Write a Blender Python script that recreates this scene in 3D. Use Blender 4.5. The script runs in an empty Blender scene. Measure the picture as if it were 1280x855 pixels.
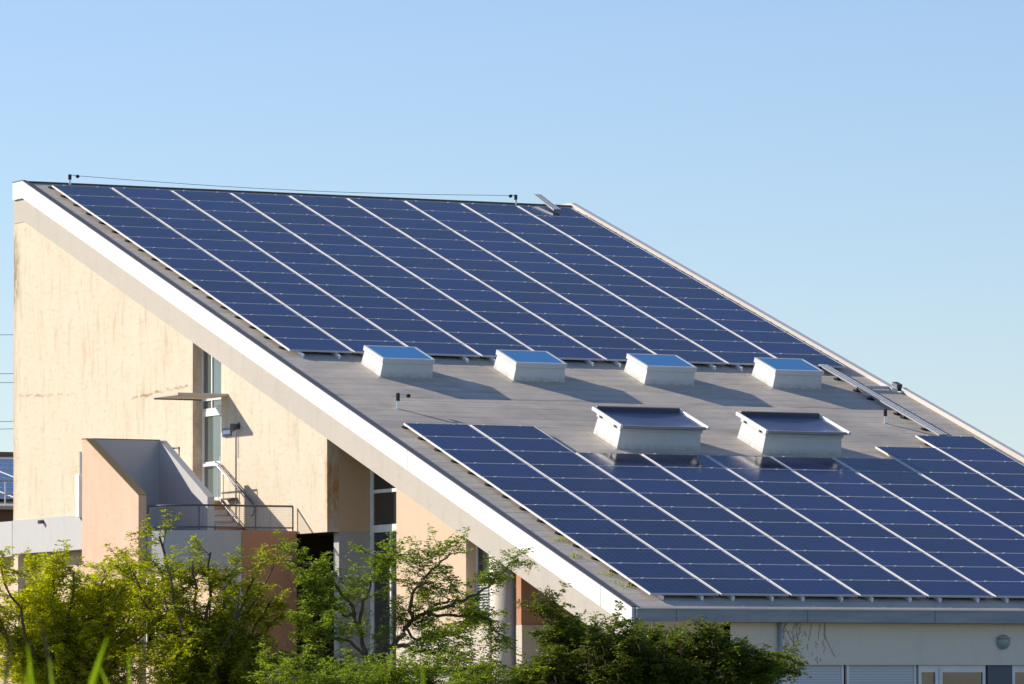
import bpy, math, random
from mathutils import Vector, Matrix
R = math.radians
scene = bpy.context.scene
col = scene.collection
random.seed(11)

# ------------------------------------------------------------------ mesh building
class MB:
    def __init__(s): s.v = []; s.f = []
    def add(s, vs, fs):
        n = len(s.v); s.v += [tuple(p) for p in vs]; s.f += [tuple(i + n for i in f) for f in fs]; return s
    def box(s, x0, x1, y0, y1, z0, z1):
        vs = [(x, y, z) for x in (x0, x1) for y in (y0, y1) for z in (z0, z1)]
        return s.add(vs, [(0,1,3,2),(4,6,7,5),(0,4,5,1),(2,3,7,6),(0,2,6,4),(1,5,7,3)])
    def prism_x(s, poly, x0, x1):            # poly in (y,z)
        n = len(poly)
        vs = [(x0, a, b) for a, b in poly] + [(x1, a, b) for a, b in poly]
        fs = [tuple(range(n)), tuple(range(2*n-1, n-1, -1))] + [(i, i+n, (i+1) % n + n, (i+1) % n) for i in range(n)]
        return s.add(vs, fs)
    def prism_z(s, poly, z0, z1):            # poly in (x,y)
        n = len(poly)
        vs = [(a, b, z0) for a, b in poly] + [(a, b, z1) for a, b in poly]
        fs = [tuple(range(n)), tuple(range(2*n-1, n-1, -1))] + [(i, i+n, (i+1) % n + n, (i+1) % n) for i in range(n)]
        return s.add(vs, fs)
    def frustum(s, b, t, z0, z1):            # b,t = (x0,x1,y0,y1)
        vs = [(b[0],b[2],z0),(b[1],b[2],z0),(b[1],b[3],z0),(b[0],b[3],z0),(t[0],t[2],z1),(t[1],t[2],z1),(t[1],t[3],z1),(t[0],t[3],z1)]
        return s.add(vs, [(3,2,1,0),(4,5,6,7),(0,1,5,4),(1,2,6,5),(2,3,7,6),(3,0,4,7)])
    def tube(s, pts, r, n=8, r1=None, cap=True):
        pts = [Vector(p) for p in pts]; m = len(pts); base = len(s.v); ring = []
        for i, p in enumerate(pts):
            d = (pts[min(i+1, m-1)] - pts[max(i-1, 0)])
            if d.length < 1e-9: d = Vector((0,0,1))
            d.normalize()
            a = d.cross(Vector((0,0,1))) if abs(d.z) < .95 else d.cross(Vector((1,0,0)))
            a.normalize(); b = d.cross(a)
            rr = r if r1 is None else r + (r1 - r) * i / max(1, m-1)
            for k in range(n):
                t = 2*math.pi*k/n; s.v.append(tuple(p + (a*math.cos(t) + b*math.sin(t))*rr))
        for i in range(m-1):
            for k in range(n):
                k2 = (k+1) % n
                s.f.append((base+i*n+k, base+i*n+k2, base+(i+1)*n+k2, base+(i+1)*n+k))
        if cap:
            s.f.append(tuple(base+k for k in range(n-1, -1, -1))); s.f.append(tuple(base+(m-1)*n+k for k in range(n)))
        return s
    def lathe(s, c, prof, n=20):             # prof: (r, z) list
        base = len(s.v); m = len(prof)
        for r, z in prof:
            for k in range(n):
                t = 2*math.pi*k/n; s.v.append((c[0]+r*math.cos(t), c[1]+r*math.sin(t), c[2]+z))
        for i in range(m-1):
            for k in range(n):
                k2 = (k+1) % n; s.f.append((base+i*n+k, base+i*n+k2, base+(i+1)*n+k2, base+(i+1)*n+k))
        s.f.append(tuple(base+k for k in range(n-1,-1,-1))); s.f.append(tuple(base+(m-1)*n+k for k in range(n)))
        return s
    def build(s, name, mat, parent=None, smooth=False, bevel=0, world=True):
        me = bpy.data.meshes.new(name)
        vs = s.v
        if parent is not None and world:
            inv = wm(parent).inverted(); vs = [tuple(inv @ Vector(p)) for p in s.v]
        me.from_pydata(vs, [], s.f); me.update()
        if smooth:
            me.polygons.foreach_set('use_smooth', [True]*len(me.polygons))
        me.materials.append(mat)
        o = bpy.data.objects.new(name, me); col.objects.link(o)
        if parent is not None: o.parent = parent
        if bevel:
            b = o.modifiers.new('bevel', 'BEVEL'); b.width = bevel; b.segments = 2; b.limit_method = 'ANGLE'
        return o
def wm(o):
    m = o.matrix_basis.copy()
    while o.parent is not None:
        o = o.parent; m = o.matrix_basis @ m
    return m
def tag(o, label=None, cat=None, group=None, kind=None):
    if label: o['label'] = label
    if cat: o['category'] = cat
    if group: o['group'] = group
    if kind: o['kind'] = kind
    return o
def empty(name, loc, rot=(0,0,0)):
    o = bpy.data.objects.new(name, None); col.objects.link(o); o.location = loc; o.rotation_euler = rot
    o.empty_display_size = .2
    return o
def copy_tree(o, parent=None):
    c = o.copy(); col.objects.link(c); c.parent = parent
    for k in ('label', 'group', 'category'):
        if parent is not None and k in c: pass
    for ch in list(o.children): copy_tree(ch, c)
    return c

# ------------------------------------------------------------------ materials
def mat(name, base, rough=.8, metal=0., spec=.5):
    m = bpy.data.materials.new(name); m.use_nodes = True
    b = m.node_tree.nodes['Principled BSDF']
    b.inputs['Base Color'].default_value = (*base, 1); b.inputs['Roughness'].default_value = rough
    b.inputs['Metallic'].default_value = metal; b.inputs['Specular IOR Level'].default_value = spec
    return m
class NT:
    def __init__(s, m): s.t = m.node_tree; s.n = s.t.nodes; s.l = s.t.links; s.b = s.n['Principled BSDF']
    def node(s, ty, **kw):
        x = s.n.new(ty)
        for k, v in kw.items(): setattr(x, k, v)
        return x
    def val(s, sock, v):
        if hasattr(v, 'node') or isinstance(v, bpy.types.NodeSocket): s.l.new(v, sock)
        else: sock.default_value = v
    def pos(s): return s.node('ShaderNodeNewGeometry').outputs['Position']
    def objc(s): return s.node('ShaderNodeTexCoord').outputs['Object']
    def mapping(s, v, scale=(1,1,1), loc=(0,0,0)):
        x = s.node('ShaderNodeMapping'); s.l.new(v, x.inputs['Vector']); x.inputs['Scale'].default_value = scale; x.inputs['Location'].default_value = loc
        return x.outputs[0]
    def noise(s, v, scale=1., detail=4., rough=.55):
        x = s.node('ShaderNodeTexNoise'); s.l.new(v, x.inputs['Vector'])
        x.inputs['Scale'].default_value = scale; x.inputs['Detail'].default_value = detail; x.inputs['Roughness'].default_value = rough
        return x.outputs['Fac']
    def ramp(s, f, a, b, va=0., vb=1.):
        x = s.node('ShaderNodeMapRange'); x.clamp = True
        s.val(x.inputs['Value'], f); x.inputs['From Min'].default_value = a; x.inputs['From Max'].default_value = b
        x.inputs['To Min'].default_value = va; x.inputs['To Max'].default_value = vb
        return x.outputs[0]
    def math(s, op, a, b=0., c=None):
        x = s.node('ShaderNodeMath', operation=op); s.val(x.inputs[0], a); s.val(x.inputs[1], b)
        if c is not None: s.val(x.inputs[2], c)
        return x.outputs[0]
    def mix(s, f, a, b):
        x = s.node('ShaderNodeMix', data_type='RGBA'); s.val(x.inputs['Factor'], f)
        for k, v in (('A', a), ('B', b)):
            sk = [i for i in x.inputs if i.name == k and i.type == 'RGBA'][0]
            if isinstance(v, tuple): sk.default_value = (*v[:3], 1)
            else: s.l.new(v, sk)
        return [o for o in x.outputs if o.type == 'RGBA'][0]
    def sep(s, v):
        x = s.node('ShaderNodeSeparateXYZ'); s.l.new(v, x.inputs[0]); return x.outputs
    def color(s, c): s.l.new(c, s.b.inputs['Base Color'])
    def bump(s, h, strength=.3, dist=.02):
        x = s.node('ShaderNodeBump'); s.l.new(h, x.inputs['Height']); x.inputs['Strength'].default_value = strength; x.inputs['Distance'].default_value = dist
        s.l.new(x.outputs[0], s.b.inputs['Normal'])

def stucco(name, base, stain, dark, amt=1., spots=None, edge=None, rust=None):
    """painted render with soft mottling, vertical run-off streaks and rusty marks"""
    m = mat(name, base, .92, 0, .15); n = NT(m); p = n.pos()
    big = n.ramp(n.noise(p, .7, 5, .6), .35, .7)
    c = n.mix(n.math('MULTIPLY', big, .45*amt), base, stain)
    st = n.ramp(n.noise(n.mapping(p, (2.2, 2.2, .5)), 1.6, 6, .7), .52, .76)
    c = n.mix(n.math('MULTIPLY', st, .34*amt), c, dark)
    hz = n.ramp(n.noise(n.mapping(p, (1.5, 1.5, 7), (3, 5, 9)), 1.3, 5, .7), .54, .72)
    c = n.mix(n.math('MULTIPLY', hz, .20*amt), c, dark)
    fine = n.ramp(n.noise(p, 9, 6, .7), .55, .75)
    c = n.mix(n.math('MULTIPLY', fine, .30*amt), c, dark)
    if spots:
        sp = n.ramp(n.noise(n.mapping(p, (1, 1, .8), (7, 3, 1)), 2.1, 3, .5), .66, .74)
        sp2 = n.ramp(n.noise(p, 12, 3), .4, .6)
        c = n.mix(n.math('MULTIPLY', n.math('MULTIPLY', sp, sp2), .5), c, spots)
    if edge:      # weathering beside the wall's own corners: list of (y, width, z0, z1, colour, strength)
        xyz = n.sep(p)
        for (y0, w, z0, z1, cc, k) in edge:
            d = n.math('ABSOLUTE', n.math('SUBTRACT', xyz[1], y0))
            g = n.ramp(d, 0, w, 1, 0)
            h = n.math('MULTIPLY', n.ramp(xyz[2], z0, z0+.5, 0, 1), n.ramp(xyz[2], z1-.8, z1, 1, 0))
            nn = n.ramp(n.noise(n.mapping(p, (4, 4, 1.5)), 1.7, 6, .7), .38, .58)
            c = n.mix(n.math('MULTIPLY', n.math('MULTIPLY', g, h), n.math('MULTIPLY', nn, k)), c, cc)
    if rust:      # slanting hairline cracks (y0,z0,y1,z1,k)
        xyz = n.sep(p)
        for (ya, za, yb, zb_, k) in rust:
            sl = (zb_-za)/(yb-ya)
            line = n.math('ADD', n.math('MULTIPLY', n.math('SUBTRACT', xyz[1], ya), sl), za)
            wob = n.math('MULTIPLY', n.math('SUBTRACT', n.noise(p, 3, 3), .5), .18)
            d = n.math('ABSOLUTE', n.math('SUBTRACT', n.math('ADD', xyz[2], wob), line))
            g = n.ramp(d, .01, .05, 1, 0)
            lo, hi = min(ya, yb), max(ya, yb)
            w = n.math('MULTIPLY', n.ramp(xyz[1], lo-.2, lo+.2, 0, 1), n.ramp(xyz[1], hi-.2, hi+.2, 1, 0))
            nn = n.ramp(n.noise(p, 2.5, 4, .7), .42, .6)
            c = n.mix(n.math('MULTIPLY', n.math('MULTIPLY', g, w), n.math('MULTIPLY', nn, k)), c, (.33, .2, .11))
    n.color(c); n.bump(n.noise(p, 22, 6, .7), .35, .012)
    return m

M = {}
M['cream'] = stucco('cream_render', (.67, .60, .475), (.68, .55, .41), (.36, .28, .18), 1.6, (.62, .33, .15),
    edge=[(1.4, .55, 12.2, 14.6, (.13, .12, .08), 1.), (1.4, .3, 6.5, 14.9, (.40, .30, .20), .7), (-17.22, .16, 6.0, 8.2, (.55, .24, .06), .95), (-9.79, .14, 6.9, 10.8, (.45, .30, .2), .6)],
    rust=[(1.2, 10.1, -2.2, 9.95, .7), (-6.2, 9.65, -9.7, 9.78, .9)])
M['cream_plain'] = stucco('peach_render', (.66, .50, .36), (.68, .51, .37), (.46, .36, .25), .8)
M['tan'] = stucco('tan_reveal_render', (.66, .47, .29), (.60, .45, .30), (.45, .32, .2), .6, (.45, .2, .08))
M['pale'] = stucco('pale_band_render', (.60, .53, .45), (.70, .58, .46), (.46, .38, .30), .8)
M['beam'] = stucco('grey_beam_paint', (.50, .46, .41), (.56, .50, .43), (.36, .32, .27), 1.1, (.5, .25, .12))
M['grey'] = stucco('grey_render', (.44, .43, .42), (.50, .47, .44), (.33, .31, .29), .8)
M['slab'] = stucco('light_grey_concrete', (.50, .50, .50), (.56, .54, .51), (.34, .33, .31), .8)
M['pink'] = stucco('pink_render', (.70, .455, .325), (.70, .53, .40), (.46, .32, .23), 1.5, (.55, .3, .2))
M['terra'] = stucco('terracotta_render', (.50, .245, .14), (.54, .32, .22), (.30, .15, .09), .8)
M['white_wall'] = stucco('white_painted_render', (.80, .79, .77), (.74, .73, .70), (.6, .58, .55), .5)
M['front'] = stucco('shaded_front_render', (.78, .70, .60), (.82, .71, .58), (.50, .47, .43), .9)
M['white'] = mat('white_paint', (.82, .81, .79), .45)
n = NT(M['white']); p = n.pos(); n.color(n.mix(n.ramp(n.noise(p, 3, 5), .45, .7), (.84, .83, .81), (.74, .72, .69)))
M['verge'] = mat('white_verge_metal', (.84, .84, .83), .5)
n = NT(M['verge']); p = n.pos(); n.color(n.mix(n.ramp(n.noise(n.mapping(p, (1, .6, 4)), 1.5, 5, .65), .5, .75, 0, .5), (.86, .86, .85), (.70, .68, .64)))
M['edge_dark'] = mat('dark_edge_trim', (.10, .09, .10), .5)
M['fascia'] = mat('grey_blue_fascia', (.27, .29, .31), .55)
n = NT(M['fascia']); p = n.pos(); n.color(n.mix(n.ramp(n.noise(n.mapping(p, (.8, 1, 5)), 1.5, 5), .4, .7), (.25, .28, .31), (.35, .36, .36)))
M['flash'] = mat('pale_flashing', (.62, .58, .54), .4)
M['alu'] = mat('aluminium', (.86, .85, .83), .38, .0)
M['steel'] = mat('galvanised_steel', (.62, .63, .64), .32, .7)
M['traygrey'] = mat('dull_tray_cover', (.50, .51, .53), .5, .2)
M['traydark'] = mat('tray_side', (.30, .31, .33), .5, .3)
M['dark_metal'] = mat('dark_grey_metal', (.09, .10, .12), .45, .3)
M['black'] = mat('black_rubber', (.02, .02, .02), .8)
M['glassdark'] = mat('dark_window_glass', (.03, .035, .035), .06, 0, .8)
n = NT(M['glassdark']); n.bump(n.noise(n.pos(), .9, 2), .12, .02)
M['glassclear'] = mat('door_glass', (.10, .13, .12), .04, 0, 1.)
M['shutter'] = mat('roller_shutter_slats', (.60, .62, .64), .5)
n = NT(M['shutter']); z = n.sep(n.pos())[2]
sl = n.math('FRACT', n.math('MULTIPLY', z, 18.)); n.color(n.mix(n.ramp(sl, .0, .18, 1, 0), (.62, .64, .66), (.36, .38, .41)))
n.bump(n.ramp(sl, 0, .25), .6, .01)
M['panelgrey'] = mat('slate_grey_panel', (.11, .12, .14), .6)
M['yellow'] = mat('yellow_paint', (.75, .42, .03), .6)
M['sign'] = mat('blue_sign_plate', (.06, .10, .26), .4)
M['bark'] = mat('bark', (.10, .07, .045), .9)
n = NT(M['bark']); n.color(n.mix(n.noise(n.mapping(n.pos(), (6, 6, 1)), 3, 5), (.05, .035, .025), (.20, .15, .10)))
M['vine'] = mat('dead_vine_stem', (.42, .39, .36), .9)
M['undercroft_shade'] = stucco('shaded_brown_render', (.085, .055, .045), (.10, .07, .055), (.05, .035, .03), .6)  # near-black brown, the undercroft's shade is painted into this base colour

# roof membrane: grey felt strips lapped every half metre, dirt and darker laps
M['roof'] = mat('roof_felt', (.33, .30, .27), .85, 0, .3)
n = NT(M['roof']); p = n.pos(); x, y, z = n.sep(p)
SA, CA = math.sin(.344747), math.cos(.344747)
v = n.math('DIVIDE', n.math('MULTIPLY', y, -1.), CA)
c = n.mix(n.ramp(n.noise(p, .5, 6, .65), .35, .68), (.60, .52, .425), (.40, .355, .30))
c = n.mix(n.ramp(n.noise(n.mapping(p, (.35, 3, 1)), 1.5, 6, .7), .45, .75, 0, .45), c, (.70, .63, .54))
wv = n.math('ADD', n.math('MULTIPLY', v, 2.35), n.math('MULTIPLY', n.noise(n.mapping(p, (.6, .1, .1)), 1, 3), .12))
fr = n.math('FRACT', wv)
ln = n.ramp(fr, .0, .10, 1, 0)
idn = n.node('ShaderNodeTexWhiteNoise', noise_dimensions='1D'); n.l.new(n.math('FLOOR', wv), idn.inputs['W'])
c = n.mix(n.math('MULTIPLY', idn.outputs['Value'], .20), c, (.40, .37, .33))
brk = n.ramp(n.noise(n.mapping(p, (.5, .3, .3)), 1.7, 4, .7), .40, .60, .38, .95)
c = n.mix(n.math('MULTIPLY', ln, brk), c, (.20, .18, .16))
for v0_, k_ in ((18.42, .65), (20.66, .5), (23.6, .4), (27.2, .4)):
    dv = n.math('ABSOLUTE', n.math('SUBTRACT', n.math('ADD', v, n.math('MULTIPLY', n.math('SUBTRACT', n.noise(n.mapping(p, (.8, .1, .1)), 2, 4), .5), .22)), v0_))
    c = n.mix(n.math('MULTIPLY', n.ramp(dv, .0, .07, 1, 0), n.math('MULTIPLY', n.ramp(n.noise(n.mapping(p, (.7, .2, .2), (v0_, 0, 0)), 1.2, 4), .40, .55), k_)), c, (.10, .10, .11))
pud = n.ramp(n.noise(n.mapping(p, (.8, 1.6, 1), (11, 2, 5)), .9, 5, .6), .55, .62, 0, .30)
c = n.mix(pud, c, (.30, .28, .25))
vj = n.math('FRACT', n.math('ADD', n.math('MULTIPLY', x, .9), n.math('MULTIPLY', idn.outputs['Value'], 7.)))
c = n.mix(n.math('MULTIPLY', n.ramp(vj, 0, .02, 1, 0), .25), c, (.22, .19, .17))
c = n.mix(n.ramp(n.noise(n.mapping(p, (1, 1, 1), (4, 9, 2)), 2.3, 5, .7), .60, .74, 0, .35), c, (.68, .52, .36))
n.color(c); n.bump(n.math('ADD', n.noise(p, 18, 5, .7), n.math('MULTIPLY', fr, .5)), .35, .02)

# solar cells: 10 x 6 cells with hair-thin pale grid, per-panel tint
M['cells'] = mat('solar_cells_under_glass', (.012, .022, .085), .22, 0, .55)
n = NT(M['cells']); o_ = n.objc(); x, y, z = n.sep(o_)
gx = n.math('FRACT', n.math('ADD', n.math('MULTIPLY', x, 1/.158), .5)); gy = n.math('FRACT', n.math('MULTIPLY', y, 1/.155))
def edge_(g): return n.math('MAXIMUM', n.ramp(g, .0, .035, 1, 0), n.ramp(g, .965, 1., 0, 1))
cid = n.node('ShaderNodeCombineXYZ'); n.l.new(n.math('FLOOR', n.math('ADD', n.math('MULTIPLY', x, 1/.158), .5)), cid.inputs[0]); n.l.new(n.math('FLOOR', n.math('MULTIPLY', y, 1/.155)), cid.inputs[1])
oi = n.node('ShaderNodeObjectInfo'); n.l.new(n.math('MULTIPLY', oi.outputs['Random'], 97.), cid.inputs[2])
wn = n.node('ShaderNodeTexWhiteNoise', noise_dimensions='3D'); n.l.new(cid.outputs[0], wn.inputs['Vector'])
c = n.mix(oi.outputs['Random'], (.001, .002, .022), (.007, .013, .090))
c = n.mix(n.math('MULTIPLY', wn.outputs['Value'], .5), c, (.009, .017, .068))
bus = n.math('FRACT', n.math('MULTIPLY', y, 3/.155))
c = n.mix(n.math('MULTIPLY', n.ramp(bus, 0, .05, 1, 0), .25), c, (.06, .08, .16))
c = n.mix(n.math('MULTIPLY', n.math('MAXIMUM', edge_(gx), edge_(gy)), .8), c, (.13, .16, .30))
dust = n.ramp(n.noise(n.pos(), .55, 6, .7), .35, .75)
c = n.mix(n.math('MULTIPLY', dust, .035), c, (.26, .24, .24))
n.color(c); n.l.new(n.ramp(n.noise(n.pos(), 1.3, 5, .7), .3, .75, .10, .22), n.b.inputs['Roughness'])
M['cells'].node_tree.nodes['Principled BSDF'].inputs['IOR'].default_value = 1.40
M['frame'] = mat('anodised_panel_frame', (.80, .77, .74), .5, 0, .3)
M['end_frame'] = mat('shaded_panel_frame', (.48, .49, .52), .5, 0, .4)  # same metal as the side bars, shade of the end bars put into the colour
M['skyglass'] = mat('skylight_glass', (.02, .20, .46), .03, 0, 1.)
M['skyglass'].node_tree.nodes['Principled BSDF'].inputs['IOR'].default_value = 1.9
M['screen'] = mat('sun_screen_fabric', (.07, .085, .15), .22, 0, .8)
M['curb'] = mat('skylight_kerb_plastic', (.74, .76, .77), .45)
n = NT(M['curb']); oc = n.objc(); oz = n.sep(oc)[2]; n.color(n.mix(n.ramp(n.noise(oc, 4, 5, .7), .5, .75, 0, .5), (.58, .61, .62), (.48, .49, .48)))
n.color(n.mix(n.math('MULTIPLY', n.ramp(oz, .02, .16, 1, 0), n.ramp(n.noise(oc, 7, 5, .7), .35, .6, .1, .7)), n.b.inputs['Base Color'].links[0].from_socket, (.30, .28, .25)))

def leafmat(name, a, b, c2, trans=.5):
    m = mat(name, a, .5, 0, .35); n = NT(m)
    g = n.node('ShaderNodeNewGeometry')
    c = n.mix(g.outputs['Random Per Island'], a, b)
    f = n.ramp(n.noise(n.pos(), .8, 3), .45, .62)
    c = n.mix(n.math('MULTIPLY', f, .7), c, c2)
    n.color(c)
    tr = n.node('ShaderNodeBsdfTranslucent'); 
    hs = n.node('ShaderNodeHueSaturation'); n.l.new(c, hs.inputs['Color']); hs.inputs['Value'].default_value = 1.6; hs.inputs['Saturation'].default_value = 1.1
    n.l.new(hs.outputs[0], tr.inputs['Color'])
    mx = n.node('ShaderNodeMixShader'); mx.inputs[0].default_value = trans
    n.l.new(n.b.outputs[0], mx.inputs[1]); n.l.new(tr.outputs[0], mx.inputs[2])
    n.l.new(mx.outputs[0], n.n['Material Output'].inputs['Surface'])
    return m
M['leaf_yellow'] = leafmat('yellow_green_leaves', (.32, .37, .022), (.50, .47, .03), (.36, .39, .03), .55)
M['leaf_green'] = leafmat('fresh_green_leaves', (.14, .21, .025), (.24, .29, .04), (.20, .26, .03), .55)
M['leaf_mid'] = leafmat('olive_green_leaves', (.19, .24, .024), (.36, .36, .035), (.30, .32, .03), .55)
M['leaf_dark'] = leafmat('dark_green_leaves', (.08, .125, .018), (.17, .19, .028), (.12, .16, .02), .45)
M['reed'] = leafmat('reed_blades', (.24, .36, .02), (.3, .4, .04), (.24, .36, .03), .5)
M['pod'] = mat('brown_seed_pod', (.14, .07, .045), .7)
M['flower'] = mat('yellow_blossom', (.75, .60, .03), .7)

# ------------------------------------------------------------------ the roof plane (x right, v down the slope, h above the panel faces)
def P(u, v, h=0.): return Vector((u, -v*CA - h*SA, 15.5 - v*SA + h*CA))
HR = -.13                                     # roof felt lies this far under the panel faces
def zroof(y):
    z = 15.362 + .35905*y
    return min(z, 15.61)
YR = (15.61 - 15.362)/.35905
W = -.44                                      # face of the gable wall
YB = 1.4                                      # back of the building
YE = -31.72                                   # eave line

# ------------------------------------------------------------------ ground
def sheet(name, pts, z, m):
    return tag(MB().add([(a, b, z) for a, b in pts], [tuple(range(len(pts)))]).build(name, m), kind='structure')
M['ground'] = mat('dry_meadow', (.10, .11, .05), .95)
n = NT(M['ground']); p = n.pos(); n.color(n.mix(n.ramp(n.noise(p, .3, 8, .7), .35, .65), (.07, .10, .03), (.20, .17, .10))); n.bump(n.noise(p, 5, 6), .5, .05)
sheet('ground', [(-1500, -1500), (1500, -1500), (1500, 1500), (-1500, 1500)], 0, M['ground'])
M['asph'] = mat('asphalt', (.055, .055, .055), .9)
n = NT(M['asph']); n.color(n.mix(n.noise(n.pos(), 6, 6), (.045, .045, .047), (.075, .073, .07)))
sheet('path', [(-.5, -37), (22, -37), (22, -34), (-.5, -34)], .02, M['asph'])

# ------------------------------------------------------------------ the building
bld = tag(empty('building', (8, -15, 0)), 'large cream building under one long sloping roof with a broad white verge board', 'building')
B = bld
def bp(mb, name, m, label=None, parent=None, **k):
    o = mb.build(name, m, parent or B, **k)
    if label: o['label'] = label
    return o
# roof slab, ridge cap
XL, XR1, XR2 = -.44, 15.78, 16.02
vstep = 16.9
ys = P(0, vstep, HR).y
def slab_poly(y0, y1, t=.25): return [(y0, zroof(y0)), (y1, zroof(y1)), (y1, zroof(y1)-t), (y0, zroof(y0)-t)]
rb = MB().prism_x([(YB, 15.61), (YR, 15.61), (ys, zroof(ys)), (ys, zroof(ys)-.25), (YR, 15.36), (YB, 15.36)], XL, XR1)
rb.prism_x(slab_poly(ys, YE), XL, XR2)
bp(rb, 'roof', M['roof'])
# verge board on the gable side with thin dark trim on its top edge
def band(y0, y1, a, b): # strip below the roof line, a..b metres down
    return [(y0, zroof(y0)-a), (YR, zroof(YR)-a), (y1, zroof(y1)-a), (y1, zroof(y1)-b), (YR, zroof(YR)-b), (y0, zroof(y0)-b)]
bp(MB().prism_x(band(YB-.07, YE-.02, -.03, .42), -.51, -.441), 'verge_board', M['verge'], bevel=.006)
bp(MB().prism_x(band(YB-.07, YE-.02, -.055, -.031), -.52, -.40), 'verge_trim', M['edge_dark'])
bp(MB().prism_x(band(YB-.02, YE+.15, .421, 1.03), -.452, -.15), 'roof_beam', M['beam'], 'weathered grey beam under the white verge board')
# far verge: two pieces with a step
m1 = MB().prism_x(band(YB, ys, -.10, .02), XR1-.16, XR1)
bp(m1, 'verge_kerb', M['flash'])
bp(MB().prism_x([(ys-.01, zroof(ys)+.12), (YE, zroof(YE)+.12), (YE, zroof(YE)+.005), (ys-.01, zroof(ys)+.005)], XR2-.14, XR2), 'verge_kerb', M['flash'])
bp(MB().prism_x(band(YB, YE, .26, .8), XR1-.05, XR1+.0), 'fascia', M['fascia'])
# ridge trim
bp(MB().box(XL, XR1, YR-.06, YB+.01, 15.613, 15.640), 'ridge_trim', M['edge_dark'])
# eave
e = MB().box(-.438, XR2, YE-.10, YE-.002, 3.70, 3.955); bp(e, 'eave_fascia', M['fascia'])
for xx in (.5, 3.66, 6.80, 9.95, 13.1): bp(MB().box(xx-.006, xx+.006, YE-.104, YE-.0995, 3.702, 3.953), 'sheet_joint', M['edge_dark'])
for k in range(11):
    yj = -.6 - k*2.98
    bp(MB().prism_x([(yj+.006, zroof(yj+.006)+.028), (yj-.006, zroof(yj-.006)+.028), (yj-.006, zroof(yj-.006)-.415), (yj+.006, zroof(yj+.006)-.415)], -.514, -.5095), 'sheet_joint', M['fascia'])
bp(MB().box(-.438, XR2, YE-.125, YE+.02, 3.957, 3.985), 'eave_flashing', M['flash'])
bp(MB().box(-.10, XR2-.05, YE+.0, YE+.27, 3.705, 3.73), 'soffit', M['pale'])

zb = lambda y: zroof(y) - .95
T = .30
# gable walls
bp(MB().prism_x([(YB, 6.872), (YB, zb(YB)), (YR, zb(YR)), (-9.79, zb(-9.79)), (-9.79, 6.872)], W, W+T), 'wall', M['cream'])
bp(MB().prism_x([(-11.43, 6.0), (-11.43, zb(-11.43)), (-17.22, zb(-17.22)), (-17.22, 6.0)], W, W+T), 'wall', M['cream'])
bp(MB().prism_x([(YB, 6.0), (YB, 6.87), (-11.43, 6.87), (-11.43, 6.0)], W-.02, W+T), 'wall', M['slab'], 'light grey band along the foot of the cream gable')
bp(MB().box(W+.45, W+.7, -13, YB, 0, 6.0), 'wall', M['cream_plain'])
bp(MB().box(W+T+.001, 15.2, -16.89, YB-.31, 6.002, 6.2), 'floor_slab', M['undercroft_shade'])
bp(MB().box(W+.001, W+T+.1, -17.21, -9, 5.99, 5.999), 'soffit', M['undercroft_shade'])
bp(MB().box(W+T+.001, .65, -17.215, -16.9, 6.001, 9.0), 'wall', M['tan'], 'tan return wall beside the tall window')
bp(MB().box(-.14, .65, -17.22, -16.95, 0, 5.998), 'wall', M['grey'])
bp(MB().prism_x([(-20.77, 3.722), (-20.77, zb(-20.77)), (-24.16, zb(-24.16)), (-24.16, 3.722)], W, W+T), 'wall', M['cream_plain'])
bp(MB().box(W-.015, W+T, -25.25, -20.77, 2.85, 3.72), 'wall', M['pale'], 'pale band under the peach wall')
bp(MB().box(W+.25, W+.5, -25.25, -20.77, 0, 2.849), 'wall', M['grey'])
# undercroft
bp(MB().box(-.43, 3.2, -14.2, -14.0, 0, 5.985), 'wall', M['undercroft_shade'])
bp(MB().box(1.6, 1.8, -17.0, -14.201, 0, 6.0), 'wall', M['undercroft_shade'])
# corner loggia
bp(MB().prism_x([(-26.2, 3.722), (-26.2, zroof(-26.2)-.27), (-25.95, zroof(-25.95)-.27), (-25.95, 3.722)], -.16, 2.0), 'wall', M['terra'], 'terracotta wall of the corner recess')
bp(MB().box(-.165, 2.0, -26.24, -25.95, 2.83, 3.72), 'wall', M['pale'])
bp(MB().box(-.16, 2.0, -26.2, -25.95, 0, 2.829), 'wall', M['terra'])
bp(MB().box(.75, 1.25, -26.26, -26.19, 3.73, 3.87), 'vent', M['dark_metal'])
bp(MB().prism_x([(-31.449, 0), (-31.449, 3.70), (-26.2, zroof(-26.2)-.27), (-26.2, 0)], 2.0, 2.3), 'wall', M['front'])
# front wall band and piers
Y2 = -31.45
bp(MB().box(2.0, 15.7, Y2, Y2+.3, 2.815, 3.70), 'wall', M['front'], 'long pale wall band under the eave')
bp(MB().box(2.0, 3.40, Y2+.001, Y2+.28, 0, 2.814), 'wall', M['front'])
bp(MB().box(2.0, 15.7, Y2+.002, Y2+.28, 0, .9), 'wall', M['front'])
# rest of the shell
bp(MB().box(W+.01, 15.6, YB-.3, YB-.001, 0, 15.35), 'wall', M['cream'])
bp(MB().prism_x([(Y2+.3, 0), (Y2+.3, 3.7), (YR, 15.34), (YB-.31, 15.34), (YB-.31, 0)], 15.3, 15.6), 'wall', M['cream_plain'])
# round columns
for cx, cy, h in ((-.17, -25.52, zb(-25.52)-.06), (-.17, -31.2, zb(-31.2)-.06)):
    bp(MB().lathe((cx, cy, 0), [(.31, 0), (.31, h)], 28), 'column', M['pale'], smooth=False)
for o in [c for c in B.children if c.name.startswith('column')]:
    for pl in o.data.polygons:
        if len(pl.vertices) == 4: pl.use_smooth = True

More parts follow.
